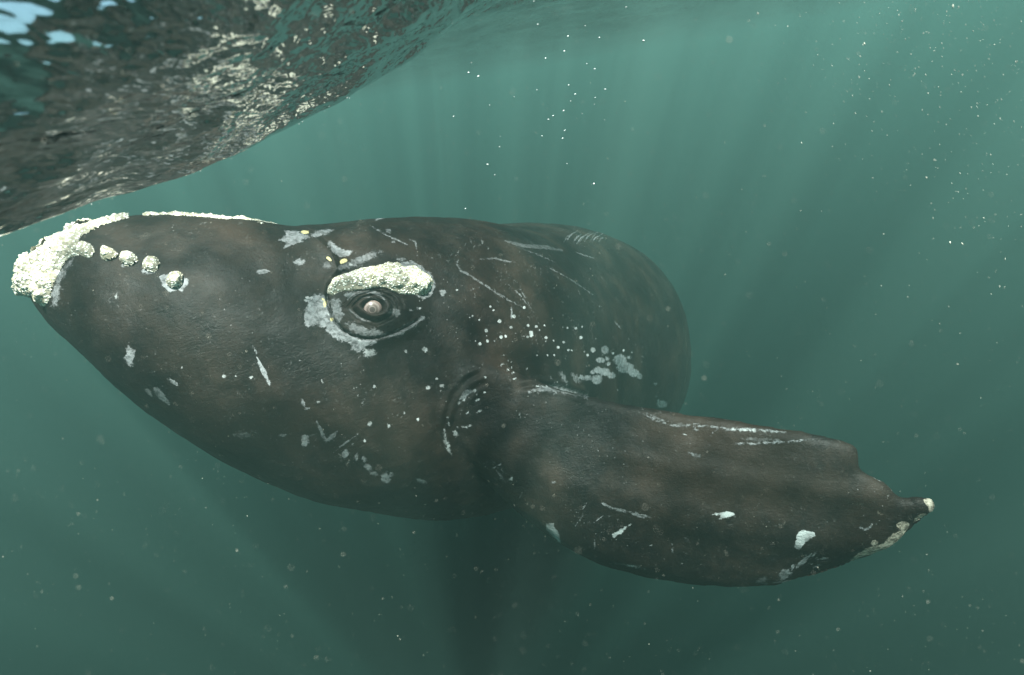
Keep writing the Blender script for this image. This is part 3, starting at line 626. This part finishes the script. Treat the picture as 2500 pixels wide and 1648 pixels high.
ob = np.maximum(ob, np.where((pxb < 85) | ((Vb[:, 1] > 2.62) & (pxb < 230)), np.minimum((1 - dbon) * 2.2, (725 - rowb) / 22), -1))
cals.append(('bonnet_callosity', crust('bonnet_callosity', ob, .03, .026, 1, 2), 'large white bonnet callosity capping the snout'))
def crest(x0, x1):
    m = nearb & (pxb > x0 - 10) & (pxb < x1 + 10); k = ((pxb[m] - x0 + 10) / 5).astype(int); mn = np.full(k.max() + 1, 9e9); np.minimum.at(mn, k, rowb[m])
    t = np.full(len(Vb), 99.0); t[m] = rowb[m] - np.interp((pxb[m] - x0 + 10) / 5 - .5, np.arange(len(mn)), mn)
    return t, np.clip((pxb - x0) / (x1 - x0), 0, 1), m & (pxb > x0) & (pxb < x1)
t_, u, m = crest(88, 318)
cals.append(('rostrum_callosity', crust('rostrum_callosity', np.where(m, (30 - 22 * u - t_) / 9 + (vnoise(Vb * 14, 9) - .5) * 1.1, -1), .014, .02, 1, 4), None))
t_, u, m = crest(344, 690)
cals.append(('lip_ridge_callosity', crust('lip_ridge_callosity', np.where(m, (4.0 * np.sin(np.clip(u, .03, 1) ** .7 * 3.1) + 2.2 * np.sin(u * 9) ** 2 * u - t_) / 5 + (vnoise(Vb * 18, 5) - .5) * 1.8, -1), .008, .016, 2, 5), None))
lumps = [((715, 545), 62, 50), ((903, 578), 72, 50), ((1060, 622), 68, 56), ((1257, 665), 74, 60), ((1455, 798), 62, 56)]
for k, (c, rx, ry) in enumerate(lumps):
    cx, cy2 = c1(c)[0]; o = np.full(len(Vb), -1.0); m = nearb & (np.hypot(pxb - cx, rowb - cy2) < 60) & ((Vb * Nb).sum(1) < .2)
    r_ = np.hypot((pxb[m] - cx) / (rx * 1.15 / 3.3986), (rowb[m] - cy2) / (ry * 1.2 / 3.3986)) + (vnoise(Vb[m] * 16, k) - .5) * .7
    o[m] = (1 - r_) * 1.6
    cals.append(('lip_callosity', crust('lip_callosity', o, .040, .014, 2, 20 + k), None))
for nm, me, lab in cals:
    o = link(nm, place(me), MAT_CAL, whale)
    if lab: o['label'] = lab

# ---- the eye
def build_eye():
    m = (np.hypot(pxb - EYE[0], rowb - EYE[1]) < 14) & (Vb[:, 1] < 3.6) & ((Vb * Nb).sum(1) < 0)
    m2 = (np.abs(np.hypot(pxb - EYE[0], rowb - EYE[1]) - 27) < 8) & (Vb[:, 1] < 3.6) & ((Vb * Nb).sum(1) < 0)
    depth = np.median(Vb[m2, 1]); n = Nb[m2].mean(0); n /= np.linalg.norm(n)
    c = at(EYE[0], EYE[1], depth); r = .057
    cen = c - n * (r * .97)
    look = n * .8 + -c / np.linalg.norm(c) * .5; look /= np.linalg.norm(look)
    q = Vector(look).to_track_quat('Z', 'Y').to_matrix(); Rm = np.array(q)
    def cap(name, a0, a1, rad, mat, parent, seg=48, rings=20):
        V = []; th = np.linspace(a0, a1, rings)
        for t in th:
            for s in range(seg):
                p = 2 * math.pi * s / seg; V.append((rad * math.sin(t) * math.cos(p), rad * math.sin(t) * math.sin(p), rad * math.cos(t)))
        V = np.array(V) @ Rm.T + cen
        i, j = np.meshgrid(np.arange(rings - 1), np.arange(seg), indexing='ij'); j2 = (j + 1) % seg
        qd = np.stack([i * seg + j, (i + 1) * seg + j, (i + 1) * seg + j2, i * seg + j2], -1).reshape(-1, 4)
        return link(name, place(mesh_np(name, V, qd)), mat, parent)
    e = cap('eye', .001, math.pi * .75, r, plain('eyeball', (.17, .125, .115), .3, .35), whale)
    cap('eye_rim', .60, .74, r * 1.012, plain('eye_rim', (.21, .17, .16), .3, .5), e, rings=6)
    cap('iris', .24, .52, r * 1.010, plain('iris', (.10, .076, .07), .25, .6), e, rings=8)
    cap('iris_ring', .27, .34, r * 1.016, plain('iris_ring', (.165, .135, .125), .3, .5), e, rings=6)
    cap('pupil', .001, .25, r * 1.012, plain('pupil', (.055, .042, .04), .2, .5), e, rings=8)
build_eye()
link('body', place(body_me), MAT_SKIN, whale)

# ------------------------------------------------------------------ bubbles rising past the whale
def bubble_mesh(seed):
    bm = bmesh.new(); bmesh.ops.create_icosphere(bm, subdivisions=2, radius=1)
    for v in bm.verts:
        n = mnoise.noise(v.co * 1.4 + Vector((seed * 3.1, 0, 0))); v.co *= 1 + .22 * n; v.co.z *= .62
    me = bpy.data.meshes.new('air_bubble'); bm.to_mesh(me); bm.free()
    for p in me.polygons: p.use_smooth = True
    return me
MAT_BUB = plain('bubble_film', (.8, .82, .82), .12, .8)
bub = [bubble_mesh(k) for k in range(4)]
for b in bub: b.materials.append(MAT_BUB)
BUB = ((1595, 8, 5), (2190, 47, 7), (1620, 158, 6), (1926, 166, 4), (1815, 233, 5), (2017, 242, 5), (2302, 264, 8), (1790, 331, 7), (1670, 376, 5), (1936, 411, 4), (1987, 445, 7), (1192, 405, 4), (1172, 468, 6), (1236, 493, 8), (1819, 550, 6), (2055, 576, 7), (1861, 608, 7), (1990, 630, 5), (1832, 653, 4), (1985, 673, 4), (1786, 715, 6), (1719, 747, 6), (1688, 771, 6), (1907, 733, 3), (2051, 774, 3), (1077, 752, 5), (1793, 843, 6), (1780, 893, 6), (1647, 878, 3), (1378, 881, 3), (1372, 947, 4), (1296, 1061, 7), (1342, 1130, 5), (1809, 1056, 4), (1982, 1185, 6), (1153, 1346, 5), (760, 388, 5), (524, 388, 8), (271, 327, 7), (1468, 624, 3), (1310, 679, 3), (1614, 580, 3))
for k, (x, y, s) in enumerate(BUB):
    Y = rng.uniform(2.0, 3.1); p = to_world(at(700 + x / 2.6433, y / 2.6433, Y)[None])[0]
    o = bpy.data.objects.new('air_bubble', bub[k % 4]); col.objects.link(o); o.location = p
    r = s / 2.6433 / F * Y; o.scale = (r, r, r); o.rotation_euler = (rng.normal(0, .3), rng.normal(0, .3), rng.uniform(0, 6))
    tag(o, 'tiny silvery air bubble drifting in the open water above the whale', 'bubble', 'air bubbles above the whale')

# ------------------------------------------------------------------ drifting specks (uncountable)
def specks(name, pts, rad, mat, stretch=None, sub=0):
    bm = bmesh.new(); bmesh.ops.create_icosphere(bm, subdivisions=1, radius=1); t = bpy.data.meshes.new('t'); bm.to_mesh(t); bm.free()
    tv = co_of(t); tf = np.array([tuple(p.vertices) for p in t.polygons]); n = len(pts); m = len(tv); bpy.data.meshes.remove(t)
    ax = rng.uniform(.55, 1.3, (n, 1, 3)); V = tv[None] * ax
    if stretch is not None:
        d, k = stretch; V = V + d[:, None, :] * ((V * d[:, None, :]).sum(-1, keepdims=True)) * k[:, None, None]
    V = V * rad[:, None, None] + pts[:, None, :]
    f = (tf[None] + (np.arange(n) * m)[:, None, None]).reshape(-1, 3)
    return tag(link(name, mesh_np(name, V.reshape(-1, 3), None, f), mat), kind='stuff')
def plankton():
    n = 6500
    px_ = rng.uniform(-150, 2650, n); rw = rng.uniform(-100, 1750, n); Y = .32 + 3.4 * rng.uniform(0, 1, n) ** 1.2
    P = np.column_stack([(px_ - 1250) / F * Y, Y, (824 - rw) / F * Y])
    rad = np.minimum(np.exp(rng.normal(-7.65, .42, n)), .0019) * (.55 + .45 * Y / 2)
    W = to_world(P); ok = W[:, 2] < surface_height(W[:, 0], W[:, 1]) - .03
    # keep clear of the whale
    sd = np.full(n, 9.0)
    W, rad, P = W[ok], rad[ok], P[ok]
    return specks('plankton', W, rad, plain('plankton', (.40, .40, .34), .7, .2))
plankton()
def drift():
    n = 520
    u = rng.uniform(0, 1, n) ** .6; px_ = 1880 + 680 * u + rng.normal(0, 60, n); rw = np.abs(rng.normal(0, 1, n)) * (120 + 330 * u) - 20; Y = rng.uniform(.9, 2.3, n)
    P = np.column_stack([(px_ - 1250) / F * Y, Y, (824 - rw) / F * Y])
    rad = np.exp(rng.normal(-7.15, .42, n)) * (.45 + .3 * Y)
    W = to_world(P); ok = W[:, 2] < surface_height(W[:, 0], W[:, 1]) - .03
    d = WM @ np.array([.42, .1, -.9]); d = d / np.linalg.norm(d); D = d[None] + rng.normal(0, .12, (n, 3)); D /= np.linalg.norm(D, axis=1)[:, None]
    return specks('drifting_specks', W[ok], rad[ok], plain('speck', (.52, .52, .45), .6, .2), (D[ok], rng.uniform(.4, 2.2, n)[ok]))
drift()
def froth():
    n = 800
    x = rng.normal(0, 1, n); a = rng.uniform(R(96), R(136), n); r = rng.uniform(1.6, 6.5, n)
    cx, cyy = r * np.cos(a), r * np.sin(a)
    keep = vnoise(np.column_stack([cx * 2.2, cyy * 2.2, cx * 0]), 11) > .56
    cx, cyy, r = cx[keep], cyy[keep], r[keep]
    P = np.column_stack([cx, cyy, surface_height(cx, cyy) - .004])
    return specks('froth', P, np.exp(rng.normal(-6.9, .45, len(P))) * (.5 + .25 * r), plain('froth', (.85, .86, .86), .25, .6))
froth()
print('tris', sum(len(o.data.loops) - 2 * len(o.data.polygons) for o in scene.objects if o.type == 'MESH'))
